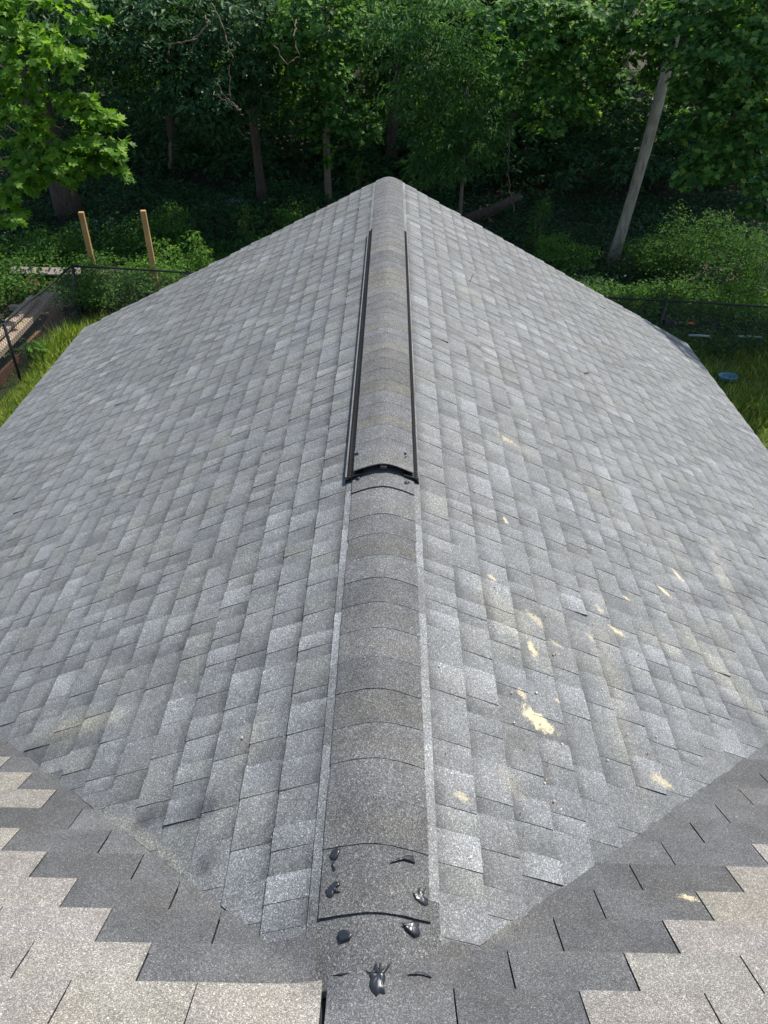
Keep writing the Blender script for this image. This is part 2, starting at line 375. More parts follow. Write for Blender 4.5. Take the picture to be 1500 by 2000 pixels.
for sg in (-1, 1):
    for ci in range(-1, NCOURSE):
        s1 = S_FIRST+EXPO*(ci+1); s0 = s1-EXPO-.035
        if ci == -1: s0 = .115
        wob = random.uniform(-.004, .004); s1 += wob
        y = YF+random.uniform(-.02, .03); ymin = YA+.8217*max(0, s0)*KC-.3
        jv = random.uniform(-.006, .006) if sg < 0 else random.uniform(-.004, .004)
        high = random.random() < .5
        while y > ymin:
            L = random.choice((.30, .33, .28)) if ci == -1 else (random.choice((.08, .10, .12, .14, .16)) if high else random.choice((.06, .08, .10, .12)))
            L *= random.uniform(.9, 1.1); ya, yb = y-L, y
            nb = (.0122 if high else .0088)+random.uniform(-.0005, .0008); na = .0012; th = .0060 if high else .0045
            if ci == -1: nb = .0085
            tone = pick_tone(high)
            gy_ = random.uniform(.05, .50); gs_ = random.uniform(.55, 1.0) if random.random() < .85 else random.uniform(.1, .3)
            g = .0012 if high else 0
            vs = lambda s: YA+.8217*s*KC+jv
            if ya > vs(s1)+.001:
                curl = .006 if (random.random() < .012) else 0
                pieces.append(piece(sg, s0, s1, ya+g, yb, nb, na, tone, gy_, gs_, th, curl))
            else:
                po = clip([(s0, ya+g), (s1, ya+g), (s1, yb), (s0, yb)], -.8217*KC, 1, YA+jv)
                if len(po) >= 3:
                    ar = abs(sum(po[k][0]*po[(k+1) % len(po)][1]-po[(k+1) % len(po)][0]*po[k][1] for k in range(len(po))))/2
                    if ar > .0006: pieces.append(piece_poly(sg, po, s0, s1, nb*.7, na, tone*.95, th*.7))
            y = ya
            high = (not high) if random.random() < .9 else high
def area2d(V, n):
    u, v = proj(V[:n]); u = np.clip(u, 0, 1500); v = np.clip(v, 0, 2000)
    if n == 12: u, v = u[[0, 9, 11, 2]], v[[0, 9, 11, 2]]
    return abs(np.sum(u*np.roll(v, -1)-np.roll(u, -1)*v))/2
ar = []
for (V, Fc, T) in pieces:
    n = 12 if len(V) == 21 else len(V)//2
    ar.append(area2d(V, n) if V[:, 1].min() > .75 else 0)
order = np.argsort(-np.array(ar)); big = set(order[:300].tolist())
rv, rf, rt, off = [], [], [], 0
for i, (V, Fc, T) in enumerate(pieces):
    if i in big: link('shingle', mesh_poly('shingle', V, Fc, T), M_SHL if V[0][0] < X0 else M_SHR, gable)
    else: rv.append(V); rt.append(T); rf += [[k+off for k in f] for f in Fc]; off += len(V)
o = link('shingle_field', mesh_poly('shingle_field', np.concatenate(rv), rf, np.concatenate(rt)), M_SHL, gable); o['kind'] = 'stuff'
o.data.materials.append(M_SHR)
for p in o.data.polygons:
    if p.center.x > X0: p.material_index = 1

# ---- ridge caps
def capz(x, r=.075): return H_R-.065+.5*math.sqrt(.148**2+r*r)-.5*math.sqrt((x-X0)**2+r*r)
CAPX = np.linspace(-.152, .152, 15)
def cap_piece(y0, y1, lift0, lift1, half, tone, tan=0, th=.0045, yskew=0, base=0, r=.075, droop=0):
    """y0 near (exposed butt) end"""
    V = []; T = []; ny = 5; nx = len(CAPX)
    def row(yy, f, d):
        for k, cx in enumerate(CAPX):
            x = X0+cx/CAPX[-1]*half+ .0; a = abs(cx/CAPX[-1])
            z = capz(x, r)+base+lift0+(lift1-lift0)*f-d-droop*a*a*(1-f)
            V.append((x+random.uniform(-.0006, .0006), yy+yskew*cx/CAPX[-1]+random.uniform(-.0008, .0008), z))
            t = tone*(1+.10*math.sin(k*2.1+y0*40)*.3+random.uniform(-.04, .04))
            w = tan*max(0, 1-abs(f-.25)/.3)
            T.append(t*(1-w)+t*np.array((1.12, 1.05, .86))*w)
    for j in range(ny): row(y0+(y1-y0)*j/(ny-1), j/(ny-1), 0)
    row(y0, 0, .0004); row(y0, 0, th)           # the butt
    Fc = [(j*nx+k, j*nx+k+1, (j+1)*nx+k+1, (j+1)*nx+k) for j in range(ny-1) for k in range(nx-1)]
    b = ny*nx; Fc += [(b+nx+k, b+nx+k+1, b+k+1, b+k) for k in range(nx-1)]
    e = len(V)
    for j in range(ny):                          # side skirts
        for k in (0, nx-1):
            p = V[j*nx+k]; V.append(p); T.append(tone*.8); V.append((p[0], p[1], p[2]-th-.004)); T.append(tone*.5)
    for j in range(ny-1):
        q = e+4*j; Fc += [(q+1, q, q+4, q+5), (q+2, q+3, q+7, q+6)]
    return link('ridge_cap', mesh_poly('ridge_cap', np.array(V), Fc, np.array(T), True), M_CAP, gable)
CAPT = np.array((.120, .122, .121))
def cap_tone(): return CAPT*random.uniform(.95, 1.28)
y = .80; k = 0
cap_piece(.775, 1.02, .001, .004, .175, CAPT*1.02, 0, droop=.012)
ys = [.961, 1.152]
while ys[-1]+.142 < 2.85: ys.append(ys[-1]+random.uniform(.136, .147))
ys.append(2.925)
for i, yy in enumerate(ys):
    strong = yy in (ys[0], ys[-1])
    cap_piece(yy, min(yy+.235, 3.14), .011 if strong else (.0075 if i == 1 else random.choice((.0055, .0062, .007))), .003, .148+random.uniform(-.003, .003), cap_tone()*(1.0 if i else .95),
              random.choice((0, .3, .6)), .0042 if strong else .0025 if i == 1 else .0019, random.uniform(-.006, .006))
yy = 7.16
while yy < YF-.03:
    cap_piece(yy, min(yy+.235, YF+.012), .0048, .003, .150, CAPT*random.uniform(1.15, 1.3), random.choice((0, .3)), .0012)
    yy += random.uniform(.136, .147)
# vent with its own caps
VY0, VY1, VB = 3.055, 7.12, .037
yy = VY0+.003; i = 0
while yy < VY1-.02:
    cap_piece(yy, min(yy+.235, VY1+.02), .009 if i == 0 else .005, .003, .146, CAPT*random.uniform(1.05, 1.38), random.choice((0, 0, .4, .9)) , .005 if i == 0 else .0012,
              random.uniform(-.004, .004), VB, .06)
    yy += random.choice((.142, .135, .10, .145)); i += 1
for sg in (-1, 1):
    mb = MB(); prof = [(.100, .014), (.150, .024), (.154, .019), (.160, .019), (.163, .023), (.170, .023), (.173, .018), (.180, .018), (.181, .020), (.187, .019), (.189, -.004), (.189, -.008)]
    prof = [(a, b) for a, b in prof]; V = []
    segs = 18
    for j in range(segs+1):
        yy = VY0-.012+(VY1-VY0+.02)*j/segs; w = .0035*math.sin(j*1.7+sg)
        for (a, h) in prof: V.append((X0+sg*((a if sg < 0 or a < .146 else .146+(a-.146)*.62)+w*(a > .15)), yy, gz(X0+a)+h+.012))
    m = len(prof); Fc = []
    for j in range(segs):
        for kk in range(m-1):
            q = (j*m+kk, j*m+kk+1, (j+1)*m+kk+1, (j+1)*m+kk); Fc.append(q if sg < 0 else q[::-1])
    mb.add(V, Fc); mb.build('vent_flange', M_VENT, gable)
    mb = MB(); yy = VY0                                    # louvre fins across the flange
    rot = Matrix.Rotation(math.atan(.5)*sg, 3, 'Y') @ Matrix.Rotation(.5*sg, 3, 'Z')
    while yy < VY1:
        fx = .168 if sg < 0 else .159
        mb.box((X0+sg*fx, yy, gz(X0+fx)+.034), (.030 if sg < 0 else .018, .0022, .004), rot); yy += .016
    mb.build('vent_louvre', M_VENTD, gable)
    mb = MB(); fx = .183 if sg < 0 else .1695; mb.box((X0+sg*fx, (VY0+VY1)/2, gz(X0+fx)+.0365), (.0075 if sg < 0 else .004, VY1-VY0, .005)); mb.build('vent_rim', M_VRIM, gable)
mb = MB()                                                  # hinge under the end of the vent
mb.box((X0, VY0+.01, H_R+.012), (.03, .03, .012)); mb.build('vent_hinge', M_VENTD, gable)
# nails and sealant dabs
def surf(x, y):
    if VY0 < y < VY1: return capz(x, .06)+VB+.009
    z = capz(x)+.011 if abs(x-X0) < .15 else gz(x)+.014
    if y < .808: z = max(z, mz(y)+.012, H_R-.5*math.sqrt((x-X0)**2+.0064)+.0515)
    return z
def dab(cx, cy, a, b, rotz, h, spikes=(), name='sealant_dab', rough=.22):
    V = [(cx, cy, surf(cx, cy)+h)]; n = 28; rings = 6; ph = random.uniform(0, 6)
    for r in range(1, rings+1):
        fr = r/rings
        for k in range(n):
            th = 2*math.pi*k/n; rad = 1+rough*math.sin(2*th+ph)+rough*.7*math.sin(5*th+ph*2)+random.uniform(-.05, .05)
            for (sa, sl_, sw) in spikes:
                d = (th-sa+math.pi) % (2*math.pi)-math.pi; rad += sl_*math.exp(-(d/sw)**2)
            px, py = a*fr*rad*math.cos(th), b*fr*rad*math.sin(th)
            X = cx+px*math.cos(rotz)-py*math.sin(rotz); Y = cy+px*math.sin(rotz)+py*math.cos(rotz)
            hh = h*math.sqrt(max(0, 1-fr**2.2))*(1+.5*math.sin(3*th+fr*5+ph))+(-.004 if r == rings else 0)
            V.append((X, Y, surf(X, Y)+hh))
    Fc = [(0, 1+k, 1+(k+1) % n) for k in range(n)]
    for r in range(rings-1):
        for k in range(n): Fc.append((1+r*n+k, 1+(r+1)*n+k, 1+(r+1)*n+(k+1) % n, 1+r*n+(k+1) % n))
    return link(name, mesh_poly(name, np.array(V), Fc, None, True), M_TAR, gable)
def at(u, v): return ongable(u, v)
D = lambda u, v, *a, **k: dab(*at(u, v), *a, **k)
def blob(zp, h, tail=None, name='sealant_dab'):
    """outline of a smear, drawn as it lies on the caps, domed up from its edge"""
    P = [ongable(580+x/4.6875, 1600+y/4.6875) for x, y in zp]
    Q = []
    for i in range(len(P)):
        a, b = P[i], P[(i+1) % len(P)]
        Q += [a, ((a[0]+b[0])/2+random.uniform(-.001, .001), (a[1]+b[1])/2+random.uniform(-.001, .001))]
    cx = sum(p[0] for p in Q)/len(Q); cy = sum(p[1] for p in Q)/len(Q); n = len(Q); V = []
    for r, (fr, hh) in enumerate(((1, -.003), (.93, .45), (.7, .95), (.4, 1.0))):
        for k, p in enumerate(Q):
            X, Y = cx+(p[0]-cx)*fr, cy+(p[1]-cy)*fr
            V.append((X, Y, surf(X, Y)+(hh if r == 0 else h*.55*hh*random.uniform(.5, 1.4))))
    V.append((cx, cy, surf(cx, cy)+h*.5))
    Fc = [(r*n+k, r*n+(k+1) % n, (r+1)*n+(k+1) % n, (r+1)*n+k) for r in range(3) for k in range(n)]+[(3*n+k, 3*n+(k+1) % n, 4*n) for k in range(n)]
    ar_ = sum(Q[k][0]*Q[(k+1) % n][1]-Q[(k+1) % n][0]*Q[k][1] for k in range(n))
    if ar_ < 0: Fc = [f[::-1] for f in Fc]
    o = link(name, mesh_poly(name, np.array(V), Fc, None, True), M_TAR, gable)
    if tail:
        mb = MB(); T_ = [ongable(580+x/4.6875, 1600+y/4.6875) for x, y in tail]
        mb.tube([(x, y, surf(x, y)+.002) for x, y in T_], [.0028-.0004*i for i in range(len(T_))], 6); mb.build(name, M_TAR, gable, True)
    return o
blob([(720,1285),(742,1360),(765,1350),(775,1280),(778,1372),(865,1325),(805,1400),(812,1480),(790,1560),(808,1635),(760,1615),(730,1645),(690,1600),(662,1540),(672,1470),(635,1395),(700,1420)], .012, [(700,1420),(660,1410),(630,1390)])
blob([(360,290),(400,300),(380,370),(345,405),(310,385),(305,350),(330,310)], .009, [(335,405),(335,450),(350,495)])
blob([(845,412),(890,385),(960,368),(1020,352),(1062,362),(1080,432),(1050,418),(1010,398),(950,392),(890,402)], .006)
blob([(258,690),(300,640),(350,600),(392,598),(395,632),(365,640),(345,690),(330,740),(300,755),(270,735)], .009, [(345,690),(375,692),(398,685)])
blob([(1055,705),(1098,708),(1112,655),(1138,700),(1185,645),(1152,742),(1195,765),(1202,820),(1170,832),(1110,792),(1078,762)], .009)
blob([(372,1060),(410,1030),(470,1040),(512,1070),(490,1112),(440,1130),(395,1140),(375,1100)], .004)
blob([(955,972),(1010,985),(1060,958),(1118,968),(1110,1010),(1132,1082),(1080,1098),(1040,1070),(1000,1030),(985,1000)], .007)
blob([(1272,1265),(1302,1258),(1305,1320),(1312,1390),(1285,1418),(1263,1395),(1275,1330)], .006)
blob([(305,1462),(380,1438),(490,1420),(400,1458)], .003); blob([(1005,1445),(1110,1418),(1180,1438),(1255,1492),(1180,1462),(1100,1450)], .003)
for (u, v) in ((697, 904), (792, 905), (699, 941), (793, 949), (726, 451), (779, 450)): D(u, v, .0085, .013, .2, .006, rough=.15)
for (u, v) in ((692, 902), (790, 908), (796, 946), (729, 450), (776, 452)):
    x, y = at(u, v); mb = MB(); z = surf(x, y)
    mb.tube([(x+.006, y-.006, z), (x+.006, y-.006, z+.007)], .005, 8); mb.build('nail', M_NAIL, gable)

# ---- main roof, tan and grey three-tab shingles
mb = MB()
EY = YA+(H_R-EZ)/MM
def mpt(x, y, n):                                # n is measured upright
    return (x, y, mz(y)+n)
V = []
for n in (-.02, -.09):
    V += [mpt(-8, -3.2, n), mpt(8, -3.2, n), mpt(8, EY, n), mpt(-8, EY, n)]
mb.add(V, [(0,1,2,3),(7,6,5,4),(0,4,5,1),(1,5,6,2),(2,6,7,3),(3,7,4,0)])
mainr = mb.build('main_roof', M_DECK, house); mainr['label'] = 'tan and dark grey tab shingles of the main roof'
mb = MB(); mb.add([(-7.6, -3, 0), (7.6, -3, 0), (7.6, EY-.4, 0), (-7.6, EY-.4, 0), (-7.6, -3, mz(-3)-.15), (7.6, -3, mz(-3)-.15), (7.6, EY-.4, mz(EY-.4)-.15), (-7.6, EY-.4, mz(EY-.4)-.15)],
                  [(0,3,2,1),(4,5,6,7),(0,1,5,4),(1,2,6,5),(2,3,7,6),(3,0,4,7)]); mb.build('wall', M_WALL, house)
LB = {0: -.112, 1: -.593, 2: -.749, 3: -.904, 4: -1.059, 5: -1.217, 6: -9, 7: -1.228, 8: -1.378}
C_TAN = np.array((.275, .260, .228)); C_GD = np.array((.112, .113, .113))
def mtab(xa, xb, y0, y1, j, tone):
    """tab: y0 head (towards camera), y1 butt; clipped by the valley"""
    polys = []
    gx_ = .0021
    po = [(xa+gx_, y0-.03), (xb-gx_, y0-.03), (xb-gx_, y1), (xa+gx_, y1)]
    if j >= 1:
        # main side of the valley: |x-X0| >= (y-YA)/.8217 - e
        e = .07
        if (xa+xb)/2 < X0:
            if j == 1 and xb > -.3: po = [(x, y) for x, y in [(xa+gx_, y0-.03), (-.135, y0-.03), (-.135, y1-.02), (-.135-.03, y1), (xa+gx_, y1)]] if xa < -.2 else []
            else: po = clip(po, -1, -1/.8217, -X0-YA/.8217-e)
        else: po = clip(po, 1, -1/.8217, X0-YA/.8217-e)
    if len(po) < 3: return None
    # refine: split polygon by vertical strips so that it can drape
    if j <= 1:
        q = []
        for k in range(len(po)):
            a, b = po[k], po[(k+1) % len(po)]; c_ = max(1, int(math.hypot(b[0]-a[0], b[1]-a[1])/.02))
            q += [(a[0]+(b[0]-a[0])*w/c_, a[1]+(b[1]-a[1])*w/c_) for w in range(c_)]
        bound = q
    else: bound = po
    V = []; T = []; m = len(bound)
    def z(x, y, n):
        b = mz(y)+n
        if j <= 1:
            g_ = H_R-.5*math.sqrt((x-X0)**2+.0064)+.036+(.004 if j == 0 else -.014)+n; b = .5*(b+g_+math.sqrt((b-g_)**2+.0002))-.002
        return b
    f = lambda y: (y-(y0-.03))/(y1-y0+.03)
    nx = 24 if j <= 1 else 1
    xs = np.linspace(min(p[0] for p in po), max(p[0] for p in po), nx+1); Fc = []
    for k in range(nx):
        st = clip(clip(po, 1, 0, xs[k]-1e-9), -1, 0, -xs[k+1]-1e-9)
        if len(st) < 3: continue
        if j <= 1:
            parts = []
            ym = np.linspace(y0-.03, y1, 9)
            for q in range(8):
                s2 = clip(clip(st, 0, 1, ym[q]-1e-9), 0, -1, -ym[q+1]-1e-9)
                if len(s2) >= 3: parts.append(s2)
        else: parts = [st]
        for s2 in parts:
            b = len(V)
            for (x, y) in s2: V.append((x, y, z(x, y, .001+.0085*f(y)))); T.append(tone)
            Fc.append(list(range(b, b+len(s2))))
    b = len(V)
    for (x, y) in bound: V.append((x, y, z(x, y, .001+.0085*f(y)))); T.append(tone*.4)
    for (x, y) in bound: V.append((x, y, z(x, y, .001+.0085*f(y)-.0065))); T.append(tone*.3)
    for k in range(m): Fc.append([b+k, b+m+k, b+m+(k+1) % m, b+(k+1) % m])
    # consistent winding: tops face up
    out = []
    for q in Fc:
        A = np.array(V[q[0]]); B = np.array(V[q[1]]); Cc = np.array(V[q[2]]); nrm = np.cross(B-A, Cc-A)
        out.append(q if (q[0] >= b or nrm[2] > 0) else q[::-1])
    return np.array(V), out, np.array(T)
vis, rest = [], []
DY = .1222
for j in range(-30, 24):
    y1 = .803+DY*j; y0 = y1-DY
    if y1 > EY+.02: break
    x = .207+.1555*(j % 2)-.311*26
    while x < 8:
        xa, xb = x+random.uniform(-.0015, .0015), x+.311; cx = (xa+xb)/2; x += .311
        if cx < -.2: xa -= .010; xb -= .010; cx -= .010
        lb = LB.get(j, -1.378-.155*(j-8)) if j >= 0 else 99
        rb = .52+.156*j if j >= 0 else -99
        tan = cx < lb or cx > rb
        tone = (C_TAN*random.uniform(.9, 1.08)*np.array((1, random.uniform(.985, 1.01), random.uniform(.95, 1.03)))) if tan else C_GD*random.uniform(.84, 1.2)
        # the tab that touches the apex of the ridge
        if j == 1 and -.135 < cx < X0+.12: continue
        if j == 1 and cx < -.2 and xb > -.3: pass
        r = mtab(xa, xb, y0, y1, j, tone)
        if r is None or len(r[1]) == 0: continue
        u, v = proj(r[0]); 
        if y1 > .5 and v.min() < 2010 and u.max() > -5 and u.min() < 1505: vis.append(r)
        else: rest.append(r)
for r in vis: link('shingle_tab', mesh_poly('shingle_tab', r[0], r[1], r[2]), M_TAB, mainr)
rv, rf, rt, off = [], [], [], 0
for V, Fc, T in rest: rv.append(V); rt.append(T); rf += [[k+off for k in f] for f in Fc]; off += len(V)
o = link('shingle_tab_field', mesh_poly('shingle_tab_field', np.concatenate(rv), rf, np.concatenate(rt)), M_TAB, mainr); o['kind'] = 'stuff'
# small litter on the roof
LIT = NT('litter_chip'); LIT.l(LIT.ramp(LIT.island(), [(0, (.7, .68, .6)), (.5, (.6, .5, .35)), (.8, (.3, .15, .08)), (1, (.65, .4, .2))]), LIT.b.inputs['Base Color'])
mb = MB()
for k in range(190):
    if k < 110: u, v = random.gauss(1080, 170), random.gauss(1200, 260)
    else: u, v = random.uniform(100, 1400), random.uniform(500, 1750)
    x, y = ongable(u, v)
    if not (abs(x-X0) < WH-.1 and abs(x-X0) > .2 and YA+.85*abs(x-X0)+.1 < y < YF-.1): continue
    l = random.uniform(.003, .009); sg = 1 if x > X0 else -1
    rot = Matrix.Rotation(random.uniform(0, 6), 3, 'Z') @ Matrix.Rotation(math.atan(.5)*sg, 3, 'Y')
    mb.box((x, y, gz(x)+.0145), (l, l*random.uniform(.3, .9), .003), Matrix.Rotation(math.atan(.5)*sg, 3, 'Y') @ Matrix.Rotation(random.uniform(0, 6), 3, 'Z'))
o = mb.build('roof_litter', LIT.m); tag(o, 'small pale wood chips and grit scattered over the grey shingles', 'litter', None, 'stuff')
for (u1, v1, u2, v2, lab) in ((918, 552, 926, 538, 'small brown twig lying on the upper right slope'), (1141, 733, 1150, 732, 'short dark twig lying on the right slope towards the eave')):
    a = ongable(u1, v1); b = ongable(u2, v2); mb = MB()
    mb.tube([(a[0], a[1], gz(a[0])+.018), ((a[0]+b[0])/2, (a[1]+b[1])/2+.01, gz((a[0]+b[0])/2)+.022), (b[0], b[1], gz(b[0])+.018)], [.004, .005, .002], 6)
    tag(mb.build('twig', M_VINE), lab, 'twig')

# ------------------------------------------------------------------ leaves, trees
def tmpl_lobed():
    P = [(0, 0), (.28, .06), (.50, .28), (.30, .40), (.44, .72), (.17, .66), (0, 1.0)]
    R = P + [(-x, y) for x, y in P[1:-1]][::-1]
    V = [(0, .42, 0)] + [(x, y, .22*abs(x)) for x, y in R]; n = len(R)
    return np.array(V), np.array([(0, 1+k, 1+(k+1) % n) for k in range(n)])
def tmpl_oval():
    V = [(0, 0, 0), (.24, .45, .09), (0, 1, -.06), (-.24, .45, .09)]
    return np.array(V), np.array([(0, 1, 2), (0, 2, 3)])
def tmpl_lance():
    V = [(0, 0, 0), (.13, .35, .04), (0, 1, -.12), (-.13, .35, .04)]
    return np.array(V), np.array([(0, 1, 2), (0, 2, 3)])
LOBED, OVAL, LANCE = tmpl_lobed(), tmpl_oval(), tmpl_lance()
def unit(a): return a/np.maximum(np.linalg.norm(a, axis=1, keepdims=True), 1e-9)
def leaf_mesh(name, C, D, N, size, tmpl):
    C = np.asarray(C, float); D = unit(np.asarray(D, float)); N = np.asarray(N, float)
    X = unit(np.cross(D, N)); N = np.cross(X, D); TV, TF = tmpl; n = len(C); m = len(TV)
    V = C[:, None]+size[:, None, None]*(TV[None, :, 0:1]*X[:, None]+TV[None, :, 1:2]*D[:, None]+TV[None, :, 2:3]*N[:, None])
    Fc = (TF[None]+(np.arange(n)*m)[:, None, None]).reshape(-1, 3)
    return mesh_fast(name, V.reshape(-1, 3), [Fc])
class Leaves:
    def __init__(s): s.C = []; s.D = []; s.N = []; s.S = []
    def raw(s, C, D, N, S_): s.C.append(C); s.D.append(D); s.N.append(N); s.S.append(S_)
    def clump(s, c, r, n, size, spray=26, flat=.28, droop=.35, shell=.55, face=-.25):
        """n leaves in sprays inside an ellipsoid at c with radii r"""
        k = max(1, n//spray); d = unit(rng.normal(size=(k, 3))); rad = (shell+(1-shell)*rng.random(k)**.6)[:, None]
        sc = np.array(c)+d*rad*np.array(r); out = unit(d*np.array((1, 1, .25))+np.array((0, 0, -droop))+rng.normal(size=(k, 3))*.25)
        idx = np.repeat(np.arange(k), spray); m = len(idx); sp = .30*np.mean(r)**.5*.75
        side = unit(np.cross(out, np.array((0, 0, 1.0)))); t = rng.random(m)*2-1; w = rng.normal(size=m)*.55
        C = sc[idx]+out[idx]*(t*sp)[:, None]+side[idx]*(w*sp*(1-.4*t))[:, None]+rng.normal(size=(m, 3))*np.array((.3, .3, flat))*sp*.6
        D = unit(out[idx]*.6+side[idx]*np.sign(w)[:, None]*.8+rng.normal(size=(m, 3))*.35+np.array((0, 0, -.25)))
        N = unit(np.array((0, face, 1.0))+d[idx]*np.array((.5, .5, .2))+rng.normal(size=(m, 3))*.38)
        s.raw(C, D, N, size*(.55+.7*rng.random(m)))
    def canopy(s, c, r, n, size):
        """loose filler high in a crown"""
        d = unit(rng.normal(size=(n, 3))); rad = (rng.random(n)**.45)[:, None]
        q = rng.integers(0, max(1, n//40), n); off = rng.normal(size=(max(1, n//40), 3))*.35
        C = np.array(c)+d*rad*np.array(r)*.9+off[q]*np.mean(r)*.25
        s.raw(C, rng.normal(size=(n, 3))*np.array((1, 1, .5)), unit(np.array((0, 0, 1.0))+rng.normal(size=(n, 3))*.5), size*(.6+.8*rng.random(n)))
    def build(s, name, tmpl, mat, parent=None):
        return link(name, leaf_mesh(name, np.concatenate(s.C), np.concatenate(s.D), np.concatenate(s.N), np.concatenate(s.S), tmpl), mat, parent)
def wobble(a, b, n, amp):
    a, b = Vector(a), Vector(b); L = (b-a).length; out = []; ph = [random.uniform(0, 6) for _ in range(4)]
    for i in range(n+1):
        f = i/n; p = a.lerp(b, f); w = amp*L*math.sin(math.pi*min(1, f*1.0))*.6
        out.append(p+Vector((w*math.sin(3.1*f+ph[0])+w*.3*math.sin(9*f+ph[1]), w*math.sin(2.7*f+ph[2]), w*.25*math.sin(5*f+ph[3]))))
    return out
def trunk(root, base, top, r0, r1, mat, amp=.02, n=14, sides=12):
    mb = MB(); pts = wobble(base-Vector((0, 0, .25)), top, n, amp)
    rad = [(r0+(r1-r0)*i/n)*(1+.05*math.sin(i*2.3))*(1.35 if i == 0 else 1.0) for i in range(n+1)]
    mb.tube(pts, rad, sides); mb.build('trunk', mat, root, True); return pts
def limb(root, a, b, r, mat, amp=.08):
    mb = MB(); pts = wobble(a, b, 8, amp); mb.tube(pts, [r*(1-.85*i/8) for i in range(9)], 6); mb.build('limb', mat, root, True); return pts
def tree(name, label, base, top, r0, bark, leafmat, tmpl, clumps, size, crown, nlimb=5, group=None, trunk_amp=.015, r1=None, lowlimb=0, extra=()):
    """clumps: (u,v,depth y, rx,ry,rz, n) foliage masses; crown: (centre, radii, n, leaf size) higher up"""
    base = Vector(base); base.z = float(gh(base.x, base.y)); top = Vector(top)
    root = empty(name, base, label, 'tree', group)
    pts = trunk(root, base, top, r0, r1 or r0*.35, bark, trunk_amp)
    lv = Leaves()
    for (u, v, y, rx, ry, rz, n) in clumps:
        c = aty(u, v, y); lv.clump(c, (rx, ry, rz), n, size)
        k = min(range(2, len(pts)-1), key=lambda i: abs(pts[i].z-max(c.z+.9, lowlimb)))
        limb(root, pts[k], c, min(r0*.22, .022), bark, .05)
    for (c, r_, n) in extra: lv.clump(c, r_, n, size*1.3); limb(root, pts[-4], Vector(c), .05, bark)
    if crown:
        cc, cr, cn, cs = crown; lv.canopy(cc, cr, cn, cs)
        for i in range(nlimb):
            a = random.uniform(0, 6.28); k = len(pts)*2//3+i % 4; k = min(k, len(pts)-1)
            e = Vector(cc)+Vector((math.cos(a)*cr[0]*.8, math.sin(a)*cr[1]*.8, random.uniform(-.5, .5)*cr[2]))
            limb(root, pts[k], e, r0*.32, bark)
    lv.build('crown', tmpl, leafmat, root); return root
def cr(x, y, z, rx, ry, rz, n, s): return ((x, y, z), (rx, ry, rz), n, s)

# bright poplar at the left edge of the yard
tree('poplar_tree', 'poplar reaching in from the left with big bright yellow green lobed leaves', (-9.8, 18.0, 0), (-9.4, 18.6, 12), .26, M_BARKB, M_LPOP, LOBED,
     [(120, 90, 15.7, 0.64, 0.57, 0.40, 379), (60, 150, 15.5, 0.57, 0.57, 0.47, 299), (30, 235, 15.3, 0.57, 0.47, 0.47, 287), (15, 340, 15.1, 0.40, 0.47, 0.47, 229), (5, 410, 14.7, 0.40, 0.47, 0.28, 195),
      (165, 215, 16.1, 0.40, 0.47, 0.40, 252), (110, 300, 15.9, 0.86, 0.68, 0.51, 644), (180, 270, 16.0, 0.51, 0.57, 0.64, 482), (215, 320, 16.1, 0.35, 0.35, 0.28, 229), (100, 335, 15.8, 0.57, 0.57, 0.28, 345), (90, 20, 16.1, 0.92, 0.68, 0.47, 402), (20, 60, 15.9, 0.68, 0.68, 0.57, 345)],
     .165, cr(-10.2, 18.8, 9.8, 3.0, 2.6, 3.2, 2600, .3))
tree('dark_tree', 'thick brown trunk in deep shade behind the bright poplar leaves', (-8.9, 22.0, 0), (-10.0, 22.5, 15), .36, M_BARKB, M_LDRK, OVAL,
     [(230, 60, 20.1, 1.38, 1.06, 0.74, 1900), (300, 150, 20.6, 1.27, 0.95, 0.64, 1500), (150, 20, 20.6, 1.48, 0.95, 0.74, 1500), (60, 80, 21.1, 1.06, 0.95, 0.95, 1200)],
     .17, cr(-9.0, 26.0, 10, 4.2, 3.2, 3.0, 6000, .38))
tree('vine_hung_tree', 'dark leafy tree with brown vines hanging through it left of centre', (-3.7, 23.6, 0), (-4.2, 23.8, 15), .14, M_BARKB, M_LDRK, OVAL,
     [(350, 110, 19.8, 0.86, 0.65, 0.65, 1400), (390, 190, 19.6, 0.97, 0.76, 0.54, 1500), (440, 130, 20.2, 0.97, 0.76, 0.86, 1400), (330, 40, 20.0, 1.08, 0.86, 0.65, 1300), (450, 30, 20.2, 1.19, 0.86, 0.65, 1400), (430, 230, 20.2, 0.54, 0.54, 0.43, 700), (500, 180, 21.0, 0.65, 0.65, 0.76, 700), (520, 60, 21.0, 0.86, 0.76, 0.76, 900)],
     .17, cr(-4.0, 27.2, 10, 4.0, 3.2, 3.0, 6000, .38))
tree('young_tree', 'slim tan trunk just left of the far ridge end', (-1.75, 23.5, 0), (-1.95, 23.8, 12), .11, M_BARKT, M_LMID, LOBED,
     [(585, 60, 20.2, 0.84, 0.73, 0.63, 1120), (620, 140, 20.4, 0.73, 0.63, 0.53, 960), (655, 215, 20.8, 0.84, 0.63, 0.47, 1040), (590, 225, 21.0, 0.53, 0.53, 0.42, 608), (700, 250, 21.0, 0.63, 0.53, 0.37, 672), (620, 20, 20.0, 0.95, 0.73, 0.53, 960), (700, 60, 21.7, 0.95, 0.73, 0.84, 880), (560, 150, 21.2, 0.53, 0.53, 0.53, 560), (635, 300, 22.7, 0.26, 0.26, 0.32, 192)],
     .135, cr(-1.0, 26.6, 9.5, 3.0, 2.8, 2.8, 2000, .42))
